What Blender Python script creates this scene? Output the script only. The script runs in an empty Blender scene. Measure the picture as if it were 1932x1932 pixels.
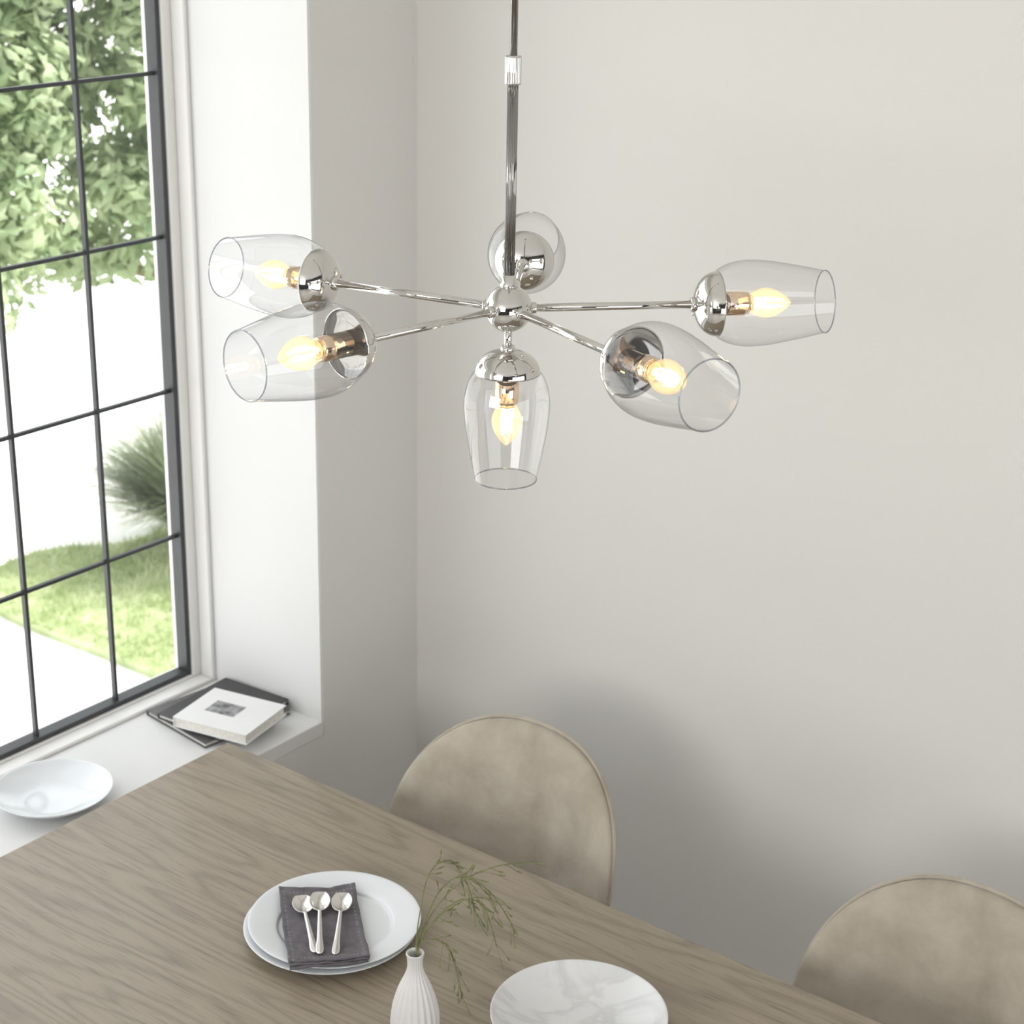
import bpy, bmesh, random
import numpy as np
from math import *
from mathutils import Vector, Matrix, noise as mn
random.seed(7)
D=bpy.data; SC=bpy.context.scene
COL=SC.collection
# ------------------------------------------------------------ helpers
def link(o,parent=None):
    COL.objects.link(o)
    if parent: o.parent=parent
    return o
def empty(name,loc=(0,0,0)):
    o=D.objects.new(name,None); o.empty_display_size=.05; o.location=loc; COL.objects.link(o); return o
def mesh_obj(name,verts,faces,mat=None,parent=None,smooth=True,mats=None,fm=None):
    m=D.meshes.new(name); m.from_pydata([tuple(v) for v in verts],[],faces); m.update()
    if smooth: m.polygons.foreach_set('use_smooth',[True]*len(m.polygons))
    if mat: m.materials.append(mat)
    if mats:
        for k in mats: m.materials.append(k)
        if fm: m.polygons.foreach_set('material_index',fm)
    o=D.objects.new(name,m); return link(o,parent)
def box_data(b):
    x0,x1,y0,y1,z0,z1=b
    v=[(x0,y0,z0),(x1,y0,z0),(x1,y1,z0),(x0,y1,z0),(x0,y0,z1),(x1,y0,z1),(x1,y1,z1),(x0,y1,z1)]
    f=[(0,3,2,1),(4,5,6,7),(0,1,5,4),(1,2,6,5),(2,3,7,6),(3,0,4,7)]
    return v,f
def boxes(name,bl,mat,parent=None,bevel=0,seg=2,rot=None,loc=None):
    V=[];F=[]
    for b in bl:
        v,f=box_data(b); n=len(V); V+=v; F+=[tuple(i+n for i in q) for q in f]
    o=mesh_obj(name,V,F,mat,parent,smooth=False)
    if bevel:
        md=o.modifiers.new('bev','BEVEL'); md.width=bevel; md.segments=seg; md.limit_method='ANGLE'
    if rot is not None: o.rotation_euler=(0,0,rot)
    if loc is not None: o.location=loc
    return o
def axis_mat(origin,direction):
    d=Vector(direction).normalized()
    q=Vector((0,0,1)).rotation_difference(d)
    return Matrix.Translation(Vector(origin))@q.to_matrix().to_4x4()
def lathe(name,prof,mat,parent=None,seg=48,M=None,flute=None,closed=False,solid=0):
    V=[];F=[];rings=[]
    for r,z in prof:
        if r<1e-6:
            rings.append([len(V)]); V.append((0,0,z))
        else:
            idx=[]
            for i in range(seg):
                a=2*pi*i/seg; rr=r
                if flute: rr=r*(1-flute[1]*(.5+.5*cos(flute[0]*a)))
                idx.append(len(V)); V.append((rr*cos(a),rr*sin(a),z))
            rings.append(idx)
    pairs=list(zip(rings[:-1],rings[1:]))
    if closed: pairs.append((rings[-1],rings[0]))
    for A,B in pairs:
        if len(A)==1 and len(B)==1: continue
        for i in range(seg):
            j=(i+1)%seg
            if len(A)==1: F.append((A[0],B[j],B[i]))
            elif len(B)==1: F.append((A[i],A[j],B[0]))
            else: F.append((A[i],A[j],B[j],B[i]))
    if M is not None: V=[tuple(M@Vector(v)) for v in V]
    o=mesh_obj(name,V,F,mat,parent)
    if solid:
        md=o.modifiers.new('sol','SOLIDIFY'); md.thickness=solid; md.offset=-1
    return o
def smooth_prof(pts,n=6):
    P=[pts[0]]+list(pts)+[pts[-1]]; out=[]
    for i in range(1,len(P)-2):
        p0,p1,p2,p3=P[i-1],P[i],P[i+1],P[i+2]
        for k in range(n):
            t=k/n
            out.append(tuple(.5*((2*p1[c])+(-p0[c]+p2[c])*t+(2*p0[c]-5*p1[c]+4*p2[c]-p3[c])*t*t+(-p0[c]+3*p1[c]-3*p2[c]+p3[c])*t**3) for c in range(len(p1))))
    out.append(tuple(pts[-1])); return out
def tube(name,pts,r,mat,parent=None,seg=10,radii=None):
    pts=[Vector(p) for p in pts]; V=[];F=[]
    prev=None
    for i,p in enumerate(pts):
        t=(pts[min(i+1,len(pts)-1)]-pts[max(i-1,0)]).normalized()
        if prev is None:
            a=Vector((0,0,1)) if abs(t.z)<.9 else Vector((1,0,0))
            n=t.cross(a).normalized()
        else: n=(prev-t*prev.dot(t)).normalized()
        prev=n; b=t.cross(n); rr=radii[i] if radii else r
        for k in range(seg):
            a=2*pi*k/seg; V.append(p+(n*cos(a)+b*sin(a))*rr)
    for i in range(len(pts)-1):
        for k in range(seg):
            j=(k+1)%seg; F.append((i*seg+k,i*seg+j,(i+1)*seg+j,(i+1)*seg+k))
    F.append(tuple(range(seg))[::-1]); F.append(tuple((len(pts)-1)*seg+k for k in range(seg)))
    if name is None: return V,F
    return mesh_obj(name,V,F,mat,parent)
def join_data(L):
    V=[];F=[]
    for v,f in L:
        n=len(V); V+=list(v); F+=[tuple(i+n for i in q) for q in f]
    return V,F
# ------------------------------------------------------------ materials
def newmat(name):
    m=D.materials.new(name); m.use_nodes=True; nt=m.node_tree
    return m,nt,nt.nodes['Principled BSDF'],nt.nodes['Material Output']
def N(nt,t,**k):
    n=nt.nodes.new(t)
    for a,b in k.items():
        if a.startswith('i_'): n.inputs[a[2:].replace('_',' ')].default_value=b
        else: setattr(n,a,b)
    return n
def ramp(nt,stops):
    n=nt.nodes.new('ShaderNodeValToRGB'); e=n.color_ramp.elements
    while len(e)<len(stops): e.new(.5)
    for i,(p,c) in enumerate(stops): e[i].position=p; e[i].color=(*c,1)
    return n
def simple(name,col,rough=.5,metal=0,noise=None,bump=0,bscale=100,**kw):
    m,nt,b,o=newmat(name); L=nt.links
    b.inputs['Base Color'].default_value=(*col,1); b.inputs['Roughness'].default_value=rough; b.inputs['Metallic'].default_value=metal
    for k,v in kw.items(): b.inputs[k.replace('_',' ')].default_value=v
    tc=N(nt,'ShaderNodeTexCoord')
    if noise:
        s,amt=noise
        n=N(nt,'ShaderNodeTexNoise',i_Scale=s,i_Detail=4.0); L.new(tc.outputs['Object'],n.inputs['Vector'])
        c0=tuple(c*(1-amt) for c in col); c1=tuple(min(1,c*(1+amt)) for c in col)
        r=ramp(nt,[(.35,c0),(.65,c1)]); L.new(n.outputs['Fac'],r.inputs['Fac']); L.new(r.outputs['Color'],b.inputs['Base Color'])
    if bump:
        n2=N(nt,'ShaderNodeTexNoise',i_Scale=bscale,i_Detail=3.0); L.new(tc.outputs['Object'],n2.inputs['Vector'])
        bp=N(nt,'ShaderNodeBump',i_Strength=bump,i_Distance=.002); L.new(n2.outputs['Fac'],bp.inputs['Height']); L.new(bp.outputs['Normal'],b.inputs['Normal'])
    return m
M_wall=simple('wall_paint',(.665,.652,.625),.75,noise=(1.2,.012),bump=.08,bscale=180)
M_front=simple('unseen_wall_dark',(.07,.07,.073),.7,noise=(1.2,.05))  # unseen walls coloured dark so the metal has something dark to reflect
M_reveal=simple('reveal_paint_white',(.72,.717,.71),.6,noise=(2,.01),bump=.04,bscale=150)
M_white=simple('white_gloss_wood',(.76,.75,.73),.35,noise=(4,.01))
M_ceil=simple('ceiling_paint',(.84,.84,.83),.8,noise=(1,.01))
M_floor=simple('floor_pale_bounce',(.54,.52,.49),.5,noise=(3,.08))  # unseen floor, tone raised to bounce light onto the lower wall
M_black=simple('black_steel',(.035,.037,.04),.4,noise=(30,.1))
M_chrome=simple('polished_nickel',(.64,.62,.59),.04,1,noise=(5,.01))
M_rod=simple('nickel_dark_reflection',(.30,.29,.28),.08,1,noise=(5,.01))  # reflection of dark surroundings put into the metal's base colour
M_socket=simple('nickel_socket_warm_reflection',(.80,.62,.46),.10,1,noise=(20,.02))  # warm reflection of the bulb put into the metal's base colour
M_steel=simple('cutlery_steel',(.75,.73,.70),.14,1,noise=(20,.03))
M_porc=simple('white_porcelain',(.72,.745,.77),.18,noise=(6,.008),Coat_Weight=.3)
M_vase=simple('ribbed_white_ceramic',(.67,.66,.655),.35,noise=(10,.02))
M_napkin=simple('grey_linen',(.135,.125,.14),.9,noise=(60,.15),bump=.5,bscale=900)
M_hem=simple('grey_linen_stitch',(.20,.19,.21),.9,noise=(300,.3))
M_pages=simple('book_pages',(.75,.73,.68),.8,noise=(200,.08))
M_bdark=simple('book_cover_charcoal',(.06,.058,.062),.6,noise=(15,.12))
M_bgrey=simple('book_cover_grey',(.13,.125,.125),.6,noise=(15,.12))
M_bwhite=simple('book_cover_white',(.80,.80,.80),.5,noise=(15,.01))
M_legs=simple('chair_leg_black_metal',(.03,.03,.03),.35,.6,noise=(20,.1))
M_bark=simple('tree_bark',(.22,.17,.12),.9,noise=(12,.3),bump=1,bscale=40)
M_pave=simple('pale_paving',(.80,.79,.77),.9,noise=(1.5,.04),bump=.2,bscale=30)
M_stem=simple('dry_grass_green',(.18,.19,.085),.7,noise=(60,.25))
M_gasket=simple('lamp_socket_brass',(.90,.70,.42),.15,1,noise=(20,.03))
# velvet
M_velvet,nt,b,o=newmat('beige_velvet'); L=nt.links
tc=N(nt,'ShaderNodeTexCoord'); n=N(nt,'ShaderNodeTexNoise',i_Scale=9.0,i_Detail=6.0,i_Roughness=.6,i_Distortion=.3); L.new(tc.outputs['Object'],n.inputs['Vector'])
r=ramp(nt,[(.3,(.31,.268,.210)),(.7,(.46,.412,.338))]); L.new(n.outputs['Fac'],r.inputs['Fac']); L.new(r.outputs['Color'],b.inputs['Base Color'])
b.inputs['Roughness'].default_value=.85; b.inputs['Sheen Weight'].default_value=.7; b.inputs['Sheen Roughness'].default_value=.35; b.inputs['Sheen Tint'].default_value=(1,.97,.92,1)
n2=N(nt,'ShaderNodeTexNoise',i_Scale=14.0,i_Detail=3.0); L.new(tc.outputs['Object'],n2.inputs['Vector']); bp=N(nt,'ShaderNodeBump',i_Strength=.4,i_Distance=.012); L.new(n2.outputs['Fac'],bp.inputs['Height']); L.new(bp.outputs['Normal'],b.inputs['Normal'])
# wood
M_wood,nt,b,o=newmat('grey_oak_veneer'); L=nt.links
tc=N(nt,'ShaderNodeTexCoord')
mp=N(nt,'ShaderNodeMapping'); mp.inputs['Scale'].default_value=(.55,5.0,3); L.new(tc.outputs['Object'],mp.inputs['Vector'])
w=N(nt,'ShaderNodeTexNoise',i_Scale=1.3,i_Detail=2.5,i_Roughness=.45,i_Distortion=.15); L.new(mp.outputs['Vector'],w.inputs['Vector'])
mu=N(nt,'ShaderNodeMath',operation='MULTIPLY'); mu.inputs[1].default_value=120.0; L.new(w.outputs['Fac'],mu.inputs[0])
sn=N(nt,'ShaderNodeMath',operation='SINE'); L.new(mu.outputs[0],sn.inputs[0])
r=ramp(nt,[(.0,(.240,.200,.150)),(.25,(.285,.238,.178)),(1.0,(.307,.257,.193))])
ad=N(nt,'ShaderNodeMapRange'); ad.inputs[1].default_value=-1; ad.inputs[2].default_value=1; L.new(sn.outputs[0],ad.inputs[0]); L.new(ad.outputs[0],r.inputs['Fac'])
mp2=N(nt,'ShaderNodeMapping'); mp2.inputs['Scale'].default_value=(4.0,80,20); L.new(tc.outputs['Object'],mp2.inputs['Vector'])
n2=N(nt,'ShaderNodeTexNoise',i_Scale=3.0,i_Detail=6.0,i_Roughness=.7,i_Distortion=.3); L.new(mp2.outputs['Vector'],n2.inputs['Vector'])
r2=ramp(nt,[(.36,(.58,.59,.61)),(.48,(1,1,1))]); L.new(n2.outputs['Fac'],r2.inputs['Fac'])
mx=N(nt,'ShaderNodeMix',data_type='RGBA',blend_type='MULTIPLY'); mx.inputs[0].default_value=.75
L.new(r.outputs['Color'],mx.inputs[6]); L.new(r2.outputs['Color'],mx.inputs[7]); L.new(mx.outputs[2],b.inputs['Base Color'])
b.inputs['Roughness'].default_value=.36
bp=N(nt,'ShaderNodeBump',i_Strength=.15,i_Distance=.001); L.new(n2.outputs['Fac'],bp.inputs['Height']); L.new(bp.outputs['Normal'],b.inputs['Normal'])
# marble
M_marble,nt,b,o=newmat('white_marble_glaze'); L=nt.links
tc=N(nt,'ShaderNodeTexCoord'); n=N(nt,'ShaderNodeTexNoise',i_Scale=7.0,i_Detail=6.0,i_Distortion=1.5); L.new(tc.outputs['Object'],n.inputs['Vector'])
r=ramp(nt,[(.42,(.68,.685,.69)),(.5,(.58,.585,.59)),(.54,(.68,.685,.69))]); L.new(n.outputs['Fac'],r.inputs['Fac']); L.new(r.outputs['Color'],b.inputs['Base Color']); b.inputs['Roughness'].default_value=.2
# picture on book
M_pic,nt,b,o=newmat('book_cover_photo'); L=nt.links
tc=N(nt,'ShaderNodeTexCoord'); n=N(nt,'ShaderNodeTexNoise',i_Scale=45.0,i_Detail=5.0); L.new(tc.outputs['Object'],n.inputs['Vector'])
r=ramp(nt,[(.35,(.10,.10,.10)),(.65,(.45,.45,.46))]); L.new(n.outputs['Fac'],r.inputs['Fac']); L.new(r.outputs['Color'],b.inputs['Base Color'])
# thin clear glass : transparent + Schlick gloss (thin walled, no refraction)
def thin_glass(name,tint_face,tint_edge,gloss=1.0,emit=None,power=3.0,base=.06):
    m,nt,b,o=newmat(name); L=nt.links; nt.nodes.remove(b)
    lw=N(nt,'ShaderNodeLayerWeight',i_Blend=.5)
    pw0=N(nt,'ShaderNodeMath',operation='POWER'); pw0.inputs[1].default_value=power; L.new(lw.outputs['Facing'],pw0.inputs[0])
    r=ramp(nt,[(0.0,tint_face),(1.0,tint_edge)]); L.new(pw0.outputs[0],r.inputs['Fac'])
    t=N(nt,'ShaderNodeBsdfTransparent'); L.new(r.outputs['Color'],t.inputs['Color'])
    g=N(nt,'ShaderNodeBsdfGlossy',i_Roughness=.015)
    pw=N(nt,'ShaderNodeMath',operation='POWER'); pw.inputs[1].default_value=4.5; L.new(lw.outputs['Facing'],pw.inputs[0])
    ma=N(nt,'ShaderNodeMath',operation='MULTIPLY_ADD'); ma.inputs[1].default_value=.75*gloss; ma.inputs[2].default_value=base*gloss; ma.use_clamp=True
    L.new(pw.outputs[0],ma.inputs[0])
    mix=N(nt,'ShaderNodeMixShader'); L.new(ma.outputs[0],mix.inputs[0]); L.new(t.outputs[0],mix.inputs[1]); L.new(g.outputs[0],mix.inputs[2])
    out=mix
    if emit:
        e=N(nt,'ShaderNodeEmission'); e.inputs['Color'].default_value=(*emit[0],1); e.inputs['Strength'].default_value=emit[1]
        a=N(nt,'ShaderNodeAddShader'); L.new(mix.outputs[0],a.inputs[0]); L.new(e.outputs[0],a.inputs[1]); out=a
    L.new(out.outputs[0],o.inputs['Surface']); return m
M_glass=thin_glass('clear_shade_glass',(.985,.986,.988),(.52,.53,.55),1.0,power=5,base=.085)
M_rim=thin_glass('shade_glass_rim',(.66,.68,.71),(.3,.32,.35),2.2)
M_bulb=thin_glass('bulb_glass',(.97,.88,.70),(.72,.60,.42),1.0,((1,.77,.46),.38))  # filament glow put into the envelope as warm tint and faint emission
M_pane=thin_glass('window_pane_glass',(.97,.98,.98),(.9,.92,.92),.4)
M_fil,nt,b,o=newmat('led_filament'); b.inputs['Base Color'].default_value=(1,.8,.4,1); b.inputs['Emission Color'].default_value=(1,.78,.45,1); b.inputs['Emission Strength'].default_value=60
# leaves/grass
def leafmat(name,c0,c1,scale,trans=.4):
    m,nt,b,o=newmat(name); L=nt.links
    tc=N(nt,'ShaderNodeTexCoord'); n=N(nt,'ShaderNodeTexNoise',i_Scale=scale,i_Detail=4.0); L.new(tc.outputs['Object'],n.inputs['Vector'])
    r=ramp(nt,[(.3,c0),(.7,c1)]); L.new(n.outputs['Fac'],r.inputs['Fac']); L.new(r.outputs['Color'],b.inputs['Base Color']); b.inputs['Roughness'].default_value=.55
    t=N(nt,'ShaderNodeBsdfTranslucent'); L.new(r.outputs['Color'],t.inputs['Color'])
    mx=N(nt,'ShaderNodeMixShader'); mx.inputs[0].default_value=trans
    L.new(b.outputs[0],mx.inputs[1]); L.new(t.outputs[0],mx.inputs[2]); L.new(mx.outputs[0],o.inputs['Surface']); return m
M_leaf=leafmat('tree_leaf',(.22,.31,.15),(.54,.61,.38),5,.4)
M_gr=leafmat('lawn_grass',(.36,.44,.20),(.62,.67,.42),6,.3)
M_bush=leafmat('bush_blades',(.14,.18,.10),(.40,.45,.28),8,.3)

# ------------------------------------------------------------ room
XW=-2.167; XO=-2.56; YB=2.55; YJ=2.27; ZS=.67; ZT=2.50; CH=2.85; XR=2.6; YF=-3.2; G=-1.3
boxes('wall_left',[(XO,XW,YJ,YB+.25,G,CH),
    (XO,XW,YF,YJ,G,ZS-.03),
    (XO,XW,YF,YJ,ZT,CH),
    (XO,XW,-.55,.30,ZS-.03,ZT),
    (XO,XW,YF,-2.6,ZS-.03,ZT)],M_wall)
boxes('wall_back',[(XW,XR+.2,YB,YB+.25,G,CH)],M_wall)
boxes('wall_right',[(XR,XR+.2,YF,-1.2,0,CH),(XR,XR+.2,2.1,YB,0,CH),(XR,XR+.2,-1.2,2.1,2.2,CH),(XR,XR+.2,-1.2,2.1,0,.15)],M_front)  # opening in this unseen wall widened to let fill light onto wall_back
boxes('wall_front',[(XW,XR+.2,YF-.2,YF,0,CH)],M_front)
boxes('floor',[(XW,XR+.2,YF-.2,YB,-.1,0)],M_floor)
boxes('ceiling',[(XO,XR+.2,YF-.2,YB+.25,CH,CH+.1)],M_ceil)
boxes('trim_1',[(XO+.02,XW-.0005,YJ-.006,YJ+.0,ZS,ZT),(XO+.02,XW-.0005,.30,.306,ZS,ZT),(XO+.02,XW-.0005,.306,YJ-.006,ZT-.006,ZT)],M_reveal)
boxes('window_sill',[(XO,XW,.30,YJ,ZS-.03,ZS),(XO,XW,-2.6,-.55,ZS-.03,ZS)],M_reveal,bevel=.002)
boxes('baseboard_back',[(XW,XR,YB-.015,YB,0,.12)],M_white,bevel=.004)
boxes('baseboard_left',[(XW,XW+.015,YF,YB-.015,0,.12)],M_white,bevel=.004)
def window(name,y0,y1,fy,sp=.193):
    w=empty(name,(0,0,0))
    X0=-2.53;XF=-2.495
    t=.030
    boxes('frame_white',[(X0-.02,XF,y0,y0+t,ZS,ZT),(X0-.02,XF,y1-t,y1,ZS,ZT),(X0-.02,XF,y0+t,y1-t,ZT-t,ZT),
        (X0-.02,XF,y0+t,y1-t,ZS,ZS+.012)],M_white,w,bevel=.002)
    boxes('bead',[(XF,XF+.035,y0,y0+.010,ZS,ZT),(XF,XF+.035,y1-.010,y1,ZS,ZT),(XF,XF+.035,y0+.010,y1-.010,ZS,ZS+.008)],M_white,w,bevel=.003)
    a,b2=y0+t,y1-t; z0,z1=ZS+.012,ZT-t; s=.010
    bl=[(X0,X0+.03,a,a+s,z0,z1),(X0,X0+.03,b2-s,b2,z0,z1),(X0,X0+.03,a+s,b2-s,z0,z0+s),(X0,X0+.03,a+s,b2-s,z1-s,z1)]
    boxes('frame_steel',bl,M_black,w,bevel=.002)
    m=.0034; bl=[]
    y=fy
    while y>a+.05:
        bl.append((X0+.010,X0+.020,y-m,y+m,z0+s,z1-s)); y-=sp
    z=.984
    while z<z1-.05:
        bl.append((X0+.011,X0+.019,a+s,b2-s,z-m,z+m)); z+=.2985
    boxes('muntins',bl,M_black,w)
    boxes('pane',[(X0+.0145,X0+.0155,a+s,b2-s,z0+s,z1-s)],M_pane,w)
    return w
window('window_1',.306,YJ-.006,2.047)
window('window_2',-2.6,-.55,-.77)

# ------------------------------------------------------------ table
tb=empty('dining_table')
TX0,TX1,TY0,TY1,TZ=-2.137,-.15,.99,1.988,.75
boxes('top',[(TX0,TX1,TY0,TY1,TZ-.032,TZ)],M_wood,tb,bevel=.003)
boxes('apron',[(TX0+.08,TX1-.08,TY0+.08,TY0+.10,TZ-.11,TZ-.032),(TX0+.08,TX1-.08,TY1-.10,TY1-.08,TZ-.11,TZ-.032),
  (TX0+.08,TX0+.10,TY0+.10,TY1-.10,TZ-.11,TZ-.032),(TX1-.10,TX1-.08,TY0+.10,TY1-.10,TZ-.11,TZ-.032)],M_wood,tb)
boxes('legs',[(x,x+.06,y,y+.06,0,TZ-.032) for x in(TX0+.04,TX1-.10) for y in(TY0+.04,TY1-.10)],M_wood,tb,bevel=.004)

# ------------------------------------------------------------ chairs
def cushion(name,hw,hh,th,fn,mat,parent,p=2.5,nr=18,na=64,edge=3.0):
    V=[];F=[]
    def ring(r,side):
        out=[]
        for k in range(na):
            a=2*pi*k/na; c,s=cos(a),sin(a)
            u=hw*r*copysign(abs(c)**(2/p),c); v=hh*r*copysign(abs(s)**(2/p),s)
            w=side*th*.5*max(0,1-r**edge)**.5
            V.append(fn(u,v,w)); out.append(len(V)-1)
        return out
    rs=[sin(pi/2*(i/nr)) for i in range(1,nr)]
    V.append(fn(0,0,th*.5)); c0=0
    front=[ring(r,1) for r in rs]; mid=ring(1,1)
    back=[ring(r,-1) for r in rs]; V.append(fn(0,0,-th*.5)); c1=len(V)-1
    seq=front+[mid]+back[::-1]
    for k in range(na):
        j=(k+1)%na
        F.append((c0,seq[0][k],seq[0][j]))
        F.append((seq[-1][j],seq[-1][k],c1))
        for A,B in zip(seq[:-1],seq[1:]): F.append((A[k],B[k],B[j],A[j]))
    return mesh_obj(name,V,F,mat,parent)
def chair(cx,yb,rot=0):
    c=empty('dining_chair',(cx,yb,0)); c.rotation_euler=(0,0,rot)
    def fb(u,v,w):
        z=.635+v
        y=.0+.20*(z-.635)-.085*(abs(u)/.235)**2.2*(1-.25*max(0,v/.22))
        nx=.5*u/.235
        return (u+w*nx*.6,y-w,z+.0)
    cushion('backrest',.235,.228,.058,fb,M_velvet,c,p=2.35,edge=6)
    pp=[]
    for k in range(97):
        a=2*pi*k/96; cc,s=cos(a),sin(a); rr=1.0
        pp.append(fb(.237*rr*copysign(abs(cc)**(2/2.35),cc),.230*rr*copysign(abs(s)**(2/2.35),s),-.006))
    tube('piping',pp,.0036,M_velvet,c,seg=8)
    def fs(u,v,w):
        y=-.235+v
        return (u,y,.455+w+.03*(abs(u)/.24)**2.5+.02*max(0,v/.22)**2)
    cushion('seat',.24,.225,.055,fs,M_velvet,c,p=2.6)
    L4=[]
    for sx in(-1,1):
        for fy,ty in((-.08,.03),(-.38,-.43)):
            L4.append(tube(None,[(sx*.15,fy,.44),(sx*.21,ty,0)],.011,None,radii=[.011,.008]))
    L4.append(tube(None,[(-.15,-.08,.435),(-.15,-.38,.435)],.008,None)); L4.append(tube(None,[(.15,-.08,.435),(.15,-.38,.435)],.008,None))
    L4.append(tube(None,[(-.15,-.08,.435),(.15,-.08,.435)],.008,None)); L4.append(tube(None,[(-.15,-.38,.435),(.15,-.38,.435)],.008,None))
    for sx in(-1,1):
        L4.append(tube(None,smooth_prof([(sx*.08,-.10,.43),(sx*.08,-.02,.43),(sx*.08,.02,.46),(sx*.08,.025,.55)]),.008,None))
    V,F=join_data(L4); mesh_obj('legs',V,F,M_legs,c)
    return c
chair(-1.612,2.175); chair(-.798,2.175)

# ------------------------------------------------------------ chandelier
HX,HY,HZ=-1.177,1.542,1.80
ch=empty('chandelier',(HX,HY,HZ))
def shade(i,origin,direction):
    M=axis_mat(origin,direction)
    g='shade_%d_'%i
    lathe(g+'collar',[(0,-.004),(.0075,-.004),(.0085,-.002),(.0085,.003),(0,.003)],M_chrome,ch,24,M)
    cup=[(.037*sin(a),.026*(1-cos(a))) for a in [pi/2*k/12 for k in range(0,13)]]
    lathe(g+'cup',[(0,0)]+cup[1:]+[(.0372,.0275),(.0360,.0280)],M_chrome,ch,56,M)
    lathe(g+'cup_plate',[(.0360,.0280),(.0350,.0272),(.0335,.0262),(.020,.0258),(0,.0258)],M_rod,ch,56,M)
    lathe(g+'screw',[(0,.0),(.0022,.0),(.0022,-.0016),(.001,-.0026),(0,-.0026)],M_chrome,ch,12,M@Matrix.Translation((.0,.020,.0045)))
    lathe(g+'socket',[(0,.026),(.0135,.026),(.0135,.057),(.0128,.060),(.0128,.0625),(.0105,.0630),(0,.063)],M_socket,ch,36,M)
    lathe(g+'bulb_cap',[(0,.062),(.0100,.062),(.0100,.067),(0,.067)],M_gasket,ch,24,M)
    pr=smooth_prof([(.0372,.0262),(.0402,.030),(.0450,.040),(.0483,.054),(.0490,.068),(.0475,.088),(.0440,.110),(.0400,.132),(.0355,.154)],6)
    lathe(g+'glass',pr,M_glass,ch,72,M)
    zr=.154;rr=.0355
    lathe(g+'rim',[(rr+.0009*cos(a),zr+.0009*sin(a)) for a in [2*pi*k/8 for k in range(8)]],M_rim,ch,72,M,closed=True)
    bp=smooth_prof([(.0098,.064),(.0125,.069),(.0165,.078),(.0172,.086),(.0145,.096),(.0085,.106),(.003,.112),(.0,.114)],4)
    bp=[(max(0,r),z) for r,z in bp]
    lathe(g+'bulb',bp,M_bulb,ch,32,M)
    dl=[]
    for k in range(4):
        a=pi/4+k*pi/2
        p0=M@Vector((.0045*cos(a),.0045*sin(a),.070)); p1=M@Vector((.0058*cos(a+.5),.0058*sin(a+.5),.097))
        dl.append(tube(None,[p0,p1],.0017,None,seg=6))
    V,F=join_data(dl); mesh_obj(g+'filament',V,F,M_fil,ch)
lathe('hub',[(.0265*sin(a),-.0265*cos(a)) for a in [pi*k/32 for k in range(33)]],M_chrome,ch,56)
lathe('hub_collar_top',[(0,.024),(.010,.024),(.0105,.027),(.0080,.030),(.0080,.038),(0,.038)],M_chrome,ch,32)
lathe('rod_lower',[(0,.03),(.0060,.03),(.0060,.246),(0,.246)],M_rod,ch,144,flute=(18,.10))
lathe('coupling',[(0,.244),(.0085,.244),(.0088,.246),(.0088,.272),(.0085,.274),(0,.274)],M_chrome,ch,144,flute=(24,.06))
lathe('rod_upper',[(0,.27),(.0042,.27),(.0042,CH-HZ),(0,CH-HZ)],M_rod,ch,24)
lathe('ceiling_rose',[(0,CH-HZ),(.055,CH-HZ),(.055,CH-HZ-.02),(.05,CH-HZ-.024),(0,CH-HZ-.024)],M_chrome,ch,48)
angs=[(46.7,.212),(123,.214),(190.5,.227),(261.5,.205),(338.3,.218)]
for i,(a,RA) in enumerate(angs):
    a=radians(a); d=Vector((cos(a),sin(a),0))
    M=axis_mat(d*.022,d)
    lathe('arm_%d_ferrule'%(i+1),[(0,0),(.0065,0),(.0065,.008),(.0048,.010),(0,.010)],M_chrome,ch,20,M)
    lathe('arm_%d'%(i+1),[(0,0),(.0045,0),(.0045,RA-.022),(0,RA-.022)],M_chrome,ch,20,M)
    shade(i+1,d*RA,d)
lathe('down_stem',[(0,-.050),(.0045,-.050),(.0045,-.02),(0,-.02)],M_chrome,ch,20)
shade(6,(0,0,-.047),(0,0,-1))

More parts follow.
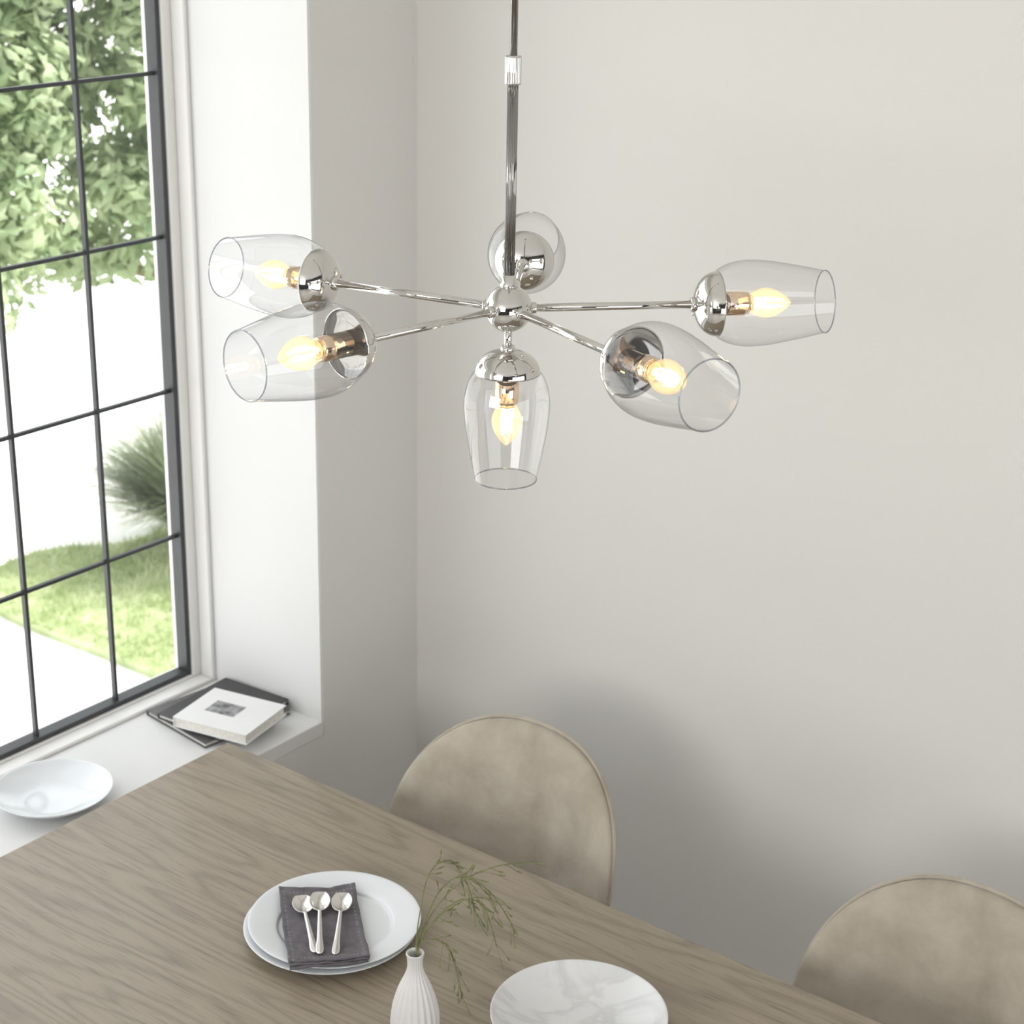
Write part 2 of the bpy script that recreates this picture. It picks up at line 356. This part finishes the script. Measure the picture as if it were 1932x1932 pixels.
# ------------------------------------------------------------ tableware
def plate(name,loc,R,h,mat,parent=None,well=.68):
    o=[(0,.0),(R*.55,.0),(R*.6,.003),(R*.72,.006),(R,h),(R-.0008,h+.0022),(R*.72,.0105),(R*well,.0075),(R*.6,.0058),(0,.0052)]
    ob=lathe(name,smooth_prof(o,4),mat,parent,96); ob.location=loc
    return ob
PX,PY=-1.578,1.668
plate('dinner_plate',(PX-.004,PY-.004,TZ+.0005),.126,.015,M_porc)
plate('dinner_plate',(PX,PY,TZ+.0085),.125,.016,M_porc)
def cloth(name,cx,cy,z,wx,wy,ang,th,mat):
    nx,ny=40,44; V=[];F=[];FM=[]
    ca,sa=cos(ang),sin(ang)
    def P(i,j,top,lay):
        u=(i/nx-.5)*wx; v=(j/ny-.5)*wy
        u*=1+.02*lay; v+=.003*lay
        w=.0022*mn.noise(Vector((u*30+lay*3,v*30,lay)))+.0014*mn.noise(Vector((u*80,v*80,5+lay)))
        u2=u+.003*mn.noise(Vector((v*25,lay,9))); v2=v+.003*mn.noise(Vector((u*25,lay,4)))
        X=cx+u2*ca-v2*sa; Y=cy+u2*sa+v2*ca
        rr=hypot(X-PX,Y-PY); k=max(0,(rr-.072)/.05); zz=z+lay*th+(th*.85 if top else 0)+w+.0125*min(1.2,k)
        return (X,Y,zz)
    for lay in range(3):
        base=len(V)
        for top in(0,1):
            for j in range(ny+1):
                for i in range(nx+1): V.append(P(i,j,top,lay))
        q=(nx+1)*(ny+1)
        idx=lambda t,i,j: base+t*q+j*(nx+1)+i
        for j in range(ny):
            for i in range(nx):
                F.append((idx(1,i,j),idx(1,i+1,j),idx(1,i+1,j+1),idx(1,i,j+1)))
                FM.append(1 if lay==2 and (i in(2,nx-3) or j in(2,ny-3)) and (i+j)%2==0 else 0)
                F.append((idx(0,i,j),idx(0,i,j+1),idx(0,i+1,j+1),idx(0,i+1,j))); FM.append(0)
        for i in range(nx):
            F.append((idx(0,i,0),idx(0,i+1,0),idx(1,i+1,0),idx(1,i,0))); F.append((idx(0,i+1,ny),idx(0,i,ny),idx(1,i,ny),idx(1,i+1,ny))); FM+=[0,0]
        for j in range(ny):
            F.append((idx(0,0,j+1),idx(0,0,j),idx(1,0,j),idx(1,0,j+1))); F.append((idx(0,nx,j),idx(0,nx,j+1),idx(1,nx,j+1),idx(1,nx,j))); FM+=[0,0]
    return mesh_obj(name,V,F,None,None,True,[mat,M_hem],FM)
cloth('napkin',-1.572,1.637,TZ+.0165,.112,.205,atan2(-.139,.156)+pi/2,.0030,M_napkin)
def spoon(p0,p1,z):
    p0=Vector((*p0,0));p1=Vector((*p1,0)); d=(p1-p0); Ln=d.length; d.normalize(); s=Vector((-d.y,d.x,0))
    ns,nx=56,10; V=[];F=[]
    for i in range(ns+1):
        t=i/ns
        if t<.70:
            k=t/.70; wd=.0050*(1-k)+.0022*k
            if t<.06: wd*=sqrt(max(.02,1-((.06-t)/.06)**2))
            wd+=.0012*exp(-((t-.1)/.09)**2)
            zz=.006*(1-t)**6+.003+.006*sin(pi*min(1,k*1.0))*.6+.004*k**4; cup=0
        else:
            k=(t-.70)/.30; wd=.0160*sqrt(max(0,1-((k-.54)/.56)**2)) if k>.02 else .0026
            wd=max(wd,.0022 if k<.5 else .0004); zz=.007; cup=.0072*max(0,1-((k-.5)/.5)**2)
        for j in range(nx+1):
            u=j/nx*2-1
            V.append(p0+d*(t*Ln)+s*(u*wd)+Vector((0,0,z+zz-cup*(1-u*u)+(.0008*(1-u*u) if cup==0 else 0))))
    for i in range(ns):
        for j in range(nx):
            a=i*(nx+1)+j; F.append((a,a+1,a+nx+2,a+nx+1))
    o=mesh_obj('teaspoon',V,F,M_steel)
    md=o.modifiers.new('s','SOLIDIFY'); md.thickness=.0014; md.offset=0
    md=o.modifiers.new('ss','SUBSURF'); md.levels=1; md.render_levels=1
    return o
zs=TZ+.0275
spoon((-1.503,1.588),(-1.606,1.716),zs)
spoon((-1.519,1.573),(-1.632,1.693),zs+.0022)
spoon((-1.529,1.574),(-1.650,1.671),zs-.0003)
def bowl(name,loc,R,H,mat,foot=.45):
    o=[(0,.002),(R*foot*.9,.002),(R*foot*.95,0),(R*foot,0),(R*foot*1.05,.003),(R*.72,H*.38),(R*.92,H*.78),(R,H),(R-.0025,H+.0006),(R*.88,H*.76),(R*.68,H*.42),(R*.45,H*.2),(0,.007)]
    ob=lathe(name,smooth_prof(o,4),mat,None,96); ob.location=loc; return ob
bowl('marble_bowl',(-1.148,1.692,TZ+.0005),.121,.042,M_marble)
bowl('porcelain_bowl',(-2.318,1.735,ZS+.0005),.104,.032,M_porc,.5)
VX,VY=-1.305,1.532
vp_=[(0,0),(.020,0),(.024,.003),(.030,.020),(.0335,.045),(.031,.072),(.023,.100),(.0135,.122),(.0105,.135),(.0110,.148),(.0125,.154),(.0112,.1555),(.0090,.150),(.0085,.135),(.012,.115),(.020,.09),(.026,.05),(.02,.01),(0,.008)]
v_=lathe('bud_vase',smooth_prof(vp_,4),M_vase,None,160,flute=(20,.07)); v_.location=(VX,VY,TZ+.0005)
Rv=Vector((.797,.603,0)); Fv=Vector((-.603,.797,0)); base=Vector((VX,VY,TZ))
def gp(a,h,f=0): return base+Rv*a+Vector((0,0,h))+Fv*f
stems=[[(0,.01),(.002,.155),(.010,.20),(.035,.262),(.065,.282),(.10,.255),(.128,.205)],
       [(0,.01),(.003,.155),(.018,.21),(.055,.262),(.10,.290),(.15,.300)],
       [(0,.01),(.004,.155),(.022,.195),(.06,.225),(.09,.215),(.108,.165)],
       [(0,.01),(.004,.155),(.018,.180),(.040,.175),(.055,.13),(.062,.09)],
       [(0,.01),(.001,.155),(.006,.21),(.018,.26),(.045,.275),(.07,.24),(.080,.19)],
       [(0,.01),(.004,.155),(.03,.215),(.075,.25),(.115,.24)]]
dl=[]
rnd=random.Random(3)
for si,s in enumerate(stems):
    f0=rnd.uniform(-.03,.05)
    pts=smooth_prof([tuple(gp(a,h,f0*max(0,(h-.15))/.12)) for a,h in s],8)
    dl.append(tube(None,pts,.0009,None,seg=5))
    n=len(pts)
    for k in range(int(n*.45),n,1):
        if rnd.random()<.3: continue
        p=Vector(pts[k]); tdir=(Vector(pts[min(k+1,n-1)])-Vector(pts[k-1])).normalized()
        side=(tdir+Vector((rnd.uniform(-1,1),rnd.uniform(-1,1),rnd.uniform(-.9,.3)))*.8).normalized()
        ln=rnd.uniform(.008,.024); e=p+side*ln+Vector((0,0,-ln*.3))
        dl.append(tube(None,[p,(p+e)/2+Vector((0,0,.002)),e],.0004,None,seg=4))
        sd=(e-p).normalized(); sl=rnd.uniform(.008,.014)
        dl.append(tube(None,[e,e+sd*sl*.35,e+sd*sl*.7,e+sd*sl],.001,None,seg=5,radii=[.0004,.0015,.0012,.0002]))
V,F=join_data(dl); mesh_obj('dried_grass_stems',V,F,M_stem)

# ------------------------------------------------------------ books on sill
def book(cx,cy,z,w,l,t,ang,mat,pic=False):
    e=empty('book',(cx,cy,z)); e.rotation_euler=(0,0,ang)
    c=.0018
    boxes('cover',[(-w/2,w/2,-l/2,l/2,0,c),(-w/2,w/2,-l/2,l/2,t-c,t),(-w/2,-w/2+c,-l/2,l/2,c,t-c)],mat,e,bevel=.0005)
    boxes('pages',[(-w/2+c,w/2-.004,-l/2+.004,l/2-.004,c,t-c)],M_pages,e)
    if pic: boxes('cover_picture',[(-.045,.020,-.020,.026,t,t+.0004)],M_pic,e)
    return e
book(-2.343,2.158,ZS+.0003,.19,.205,.011,radians(-7),M_bgrey)
book(-2.33,2.160,ZS+.0118,.165,.195,.011,radians(4),M_bdark)
book(-2.275,2.125,ZS+.0232,.165,.140,.021,radians(12),M_bwhite,True)

# ------------------------------------------------------------ garden
boxes('garden_paving',[(-40,XO-.002,-25,40,G-.2,G)],M_pave)
lp=smooth_prof([(-6.0,4.84),(-6.7,4.83),(-7.1,4.95),(-7.24,5.25),(-7.2,5.55),(-6.98,5.9),(-7.1,6.6),(-7.3,8),(-6.5,9.5)],6)+[(-2.8,9.5),(-2.8,4.84)]
lz=G+.03
Vv=[(x,y,lz) for x,y in lp]+[(x,y,G+.001) for x,y in lp]; n=len(lp)
mesh_obj('lawn',Vv,[tuple(range(n))[::-1]]+[(i,(i+1)%n,n+(i+1)%n,n+i) for i in range(n)],M_gr,smooth=False)
def inside(x,y):
    c=False;j=n-1
    for i in range(n):
        xi,yi=lp[i];xj,yj=lp[j]
        if (yi>y)!=(yj>y) and x<(xj-xi)*(y-yi)/(yj-yi)+xi: c=not c
        j=i
    return c
V=[];F=[];rg=random.Random(5); cnt=0
while cnt<22000:
    x=rg.uniform(-7.25,-4.6);y=rg.uniform(4.84,6.9)
    if not inside(x,y): continue
    cnt+=1
    a=rg.uniform(0,2*pi);h=rg.uniform(.02,.05);w=.004;l=rg.uniform(-.02,.02);m_=rg.uniform(-.02,.02)
    k=len(V); V+=[(x-w*cos(a),y-w*sin(a),lz+.0005),(x+w*cos(a),y+w*sin(a),lz+.0005),(x+l,y+m_,lz+h)]; F.append((k,k+1,k+2))
mesh_obj('lawn_grass_blades',V,F,M_gr,smooth=False)
V=[];F=[]
bx,by=-6.68,6.08
for i in range(6500):
    th=rg.uniform(0,2*pi); lean=rg.random()**.7*1.2
    L0=rg.uniform(.45,.80); r0=rg.uniform(0,.10); q=[]
    dirx,diry=cos(th),sin(th); w=.0048
    for s in range(5):
        t=s/4; rad=r0+L0*t*sin(lean*(.35+.75*t)); zz=L0*t*cos(lean*(.3+.62*t))
        ww=w*(1-t*.85)
        q.append((bx+dirx*rad-diry*ww,by+diry*rad+dirx*ww,lz+zz)); q.append((bx+dirx*rad+diry*ww,by+diry*rad-dirx*ww,lz+zz))
    k=len(V);V+=q
    for s in range(4): F.append((k+2*s,k+2*s+1,k+2*s+3,k+2*s+2))
mesh_obj('ornamental_grass_bush',V,F,M_bush,smooth=False)
tr=empty('garden_tree')
T0=Vector((-6.2,7.1,lz))
br=[]
br.append(tube(None,smooth_prof([tuple(T0),(-6.25,7.0,-.5),(-6.3,6.9,.2),(-6.45,6.8,1.0),(-6.6,6.6,2.0),(-6.7,6.4,3.0)],5),.1,None,seg=14,radii=None))
br.append(tube(None,smooth_prof([(-6.3,6.9,.05),(-6.5,6.35,.10),(-6.75,6.0,.18),(-6.95,5.7,.33),(-7.1,5.3,.75)],5),.03,None,seg=8))
br.append(tube(None,smooth_prof([(-6.45,6.8,1.5),(-6.8,6.2,1.7),(-7.1,5.6,1.8),(-7.3,5.0,1.9)],5),.03,None,seg=8))
br.append(tube(None,smooth_prof([(-6.6,6.6,1.9),(-6.9,6.0,2.1),(-7.2,5.3,2.3),(-7.4,4.6,2.4)],5),.03,None,seg=8))
for i in range(26):
    a=Vector((rg.uniform(-7.3,-6.8),rg.uniform(4.9,6.1),rg.uniform(.5,2)))
    b_=a+Vector((rg.uniform(-.3,.3),rg.uniform(-.3,.3),rg.uniform(-.35,.2)))
    br.append(tube(None,[a,(a+b_)/2+Vector((0,0,.04)),b_],.008,None,seg=5))
V,F=join_data(br); mesh_obj('branches',V,F,M_bark,tr)
blobs=[]
for i in range(95):
    y=rg.uniform(4.3,6.4); z=rg.uniform(.2,2.7)
    x=-6.6-.35*(6.0-y)*.3+rg.uniform(-.7,.3)
    lo=.29+.25*abs(y-5.5)*.5+(max(0,y-5.75)*1.2)
    if z<lo: z=lo
    blobs.append((x,y,z,rg.uniform(.16,.32)))
V=[];F=[]
for i in range(36000):
    x,y,z,r=blobs[rg.randrange(len(blobs))]
    d=Vector((rg.gauss(0,1),rg.gauss(0,1),rg.gauss(0,1))).normalized()*r*rg.uniform(.5,1.05)
    p=Vector((x,y,z))+Vector((d.x*1.1,d.y*1.2,d.z*.8))
    nrm=(d.normalized()+Vector((rg.uniform(-.6,.6),rg.uniform(-.6,.6),rg.uniform(.1,1.0)))).normalized()
    t=nrm.cross(Vector((rg.uniform(-1,1),rg.uniform(-1,1),rg.uniform(-1,1)))).normalized(); s=nrm.cross(t)
    l=rg.uniform(.03,.055); w=l*.55
    k=len(V); V+=[p-t*l,p+s*w*.9-t*l*.1-nrm*.006,p+t*l*1.1,p-s*w*.9-t*l*.1-nrm*.006]; F+=[(k,k+1,k+2),(k,k+2,k+3)]
mesh_obj('leaves',V,F,M_leaf,tr,smooth=False)

# ------------------------------------------------------------ light
w=D.worlds.new('World'); SC.world=w; w.use_nodes=True; nt=w.node_tree; bg=nt.nodes['Background']
bg.inputs['Color'].default_value=(.97,.985,1,1); bg.inputs['Strength'].default_value=2.4
def sun(dirn,st,ang):
    l=D.lights.new('sun','SUN'); l.energy=st; l.angle=radians(ang); l.color=(1,.97,.92); o=D.objects.new('sun',l); COL.objects.link(o)
    o.rotation_euler=Vector(dirn).to_track_quat('-Z','Y').to_euler(); o.location=(0,5,6)
sun((-.35,-.75,-1.1),7.0,3)
def fill_light(name,loc,aim,sx,sy,en):
    l=D.lights.new(name,'AREA'); l.shape='RECTANGLE'; l.size=sx; l.size_y=sy; l.energy=en; l.color=(1,.99,.975)
    o=D.objects.new(name,l); COL.objects.link(o); o.location=loc
    o.rotation_euler=(Vector(aim)-Vector(loc)).to_track_quat('-Z','Y').to_euler()
fill_light('added_fill_light',(-.75,-2.7,2.1),(-.3,2.5,1.0),2.4,1.3,70)  # added area light behind the camera, brightens the back wall; no real fixture
fill_light('added_fill_light',(1.7,-.9,1.0),(-.6,2.55,.75),1.2,1.2,13)  # added unseen area light, lifts the shadow low on the back wall
# camera
f,th,ph,ro=3375.,radians(20.67),radians(37.11),radians(1.17)
Fw=Vector((-sin(ph)*cos(th),cos(ph)*cos(th),-sin(th))); R=Vector((cos(ph),sin(ph),0)); U=R.cross(Fw)
R2=R*cos(ro)+U*sin(ro); U2=U*cos(ro)-R*sin(ro)
cam=D.cameras.new('camera'); co=D.objects.new('camera',cam); COL.objects.link(co)
m=Matrix((R2,U2,-Fw)).transposed().to_4x4(); m.translation=Vector((0,0,2.29)); co.matrix_world=m
cam.sensor_width=36; cam.lens=f/1932*36; cam.clip_start=.01; cam.clip_end=200
cam.dof.use_dof=True; cam.dof.focus_distance=2.05; cam.dof.aperture_fstop=12
SC.camera=co
SC.view_settings.view_transform='Standard'; SC.view_settings.look='None'; SC.view_settings.exposure=0.0
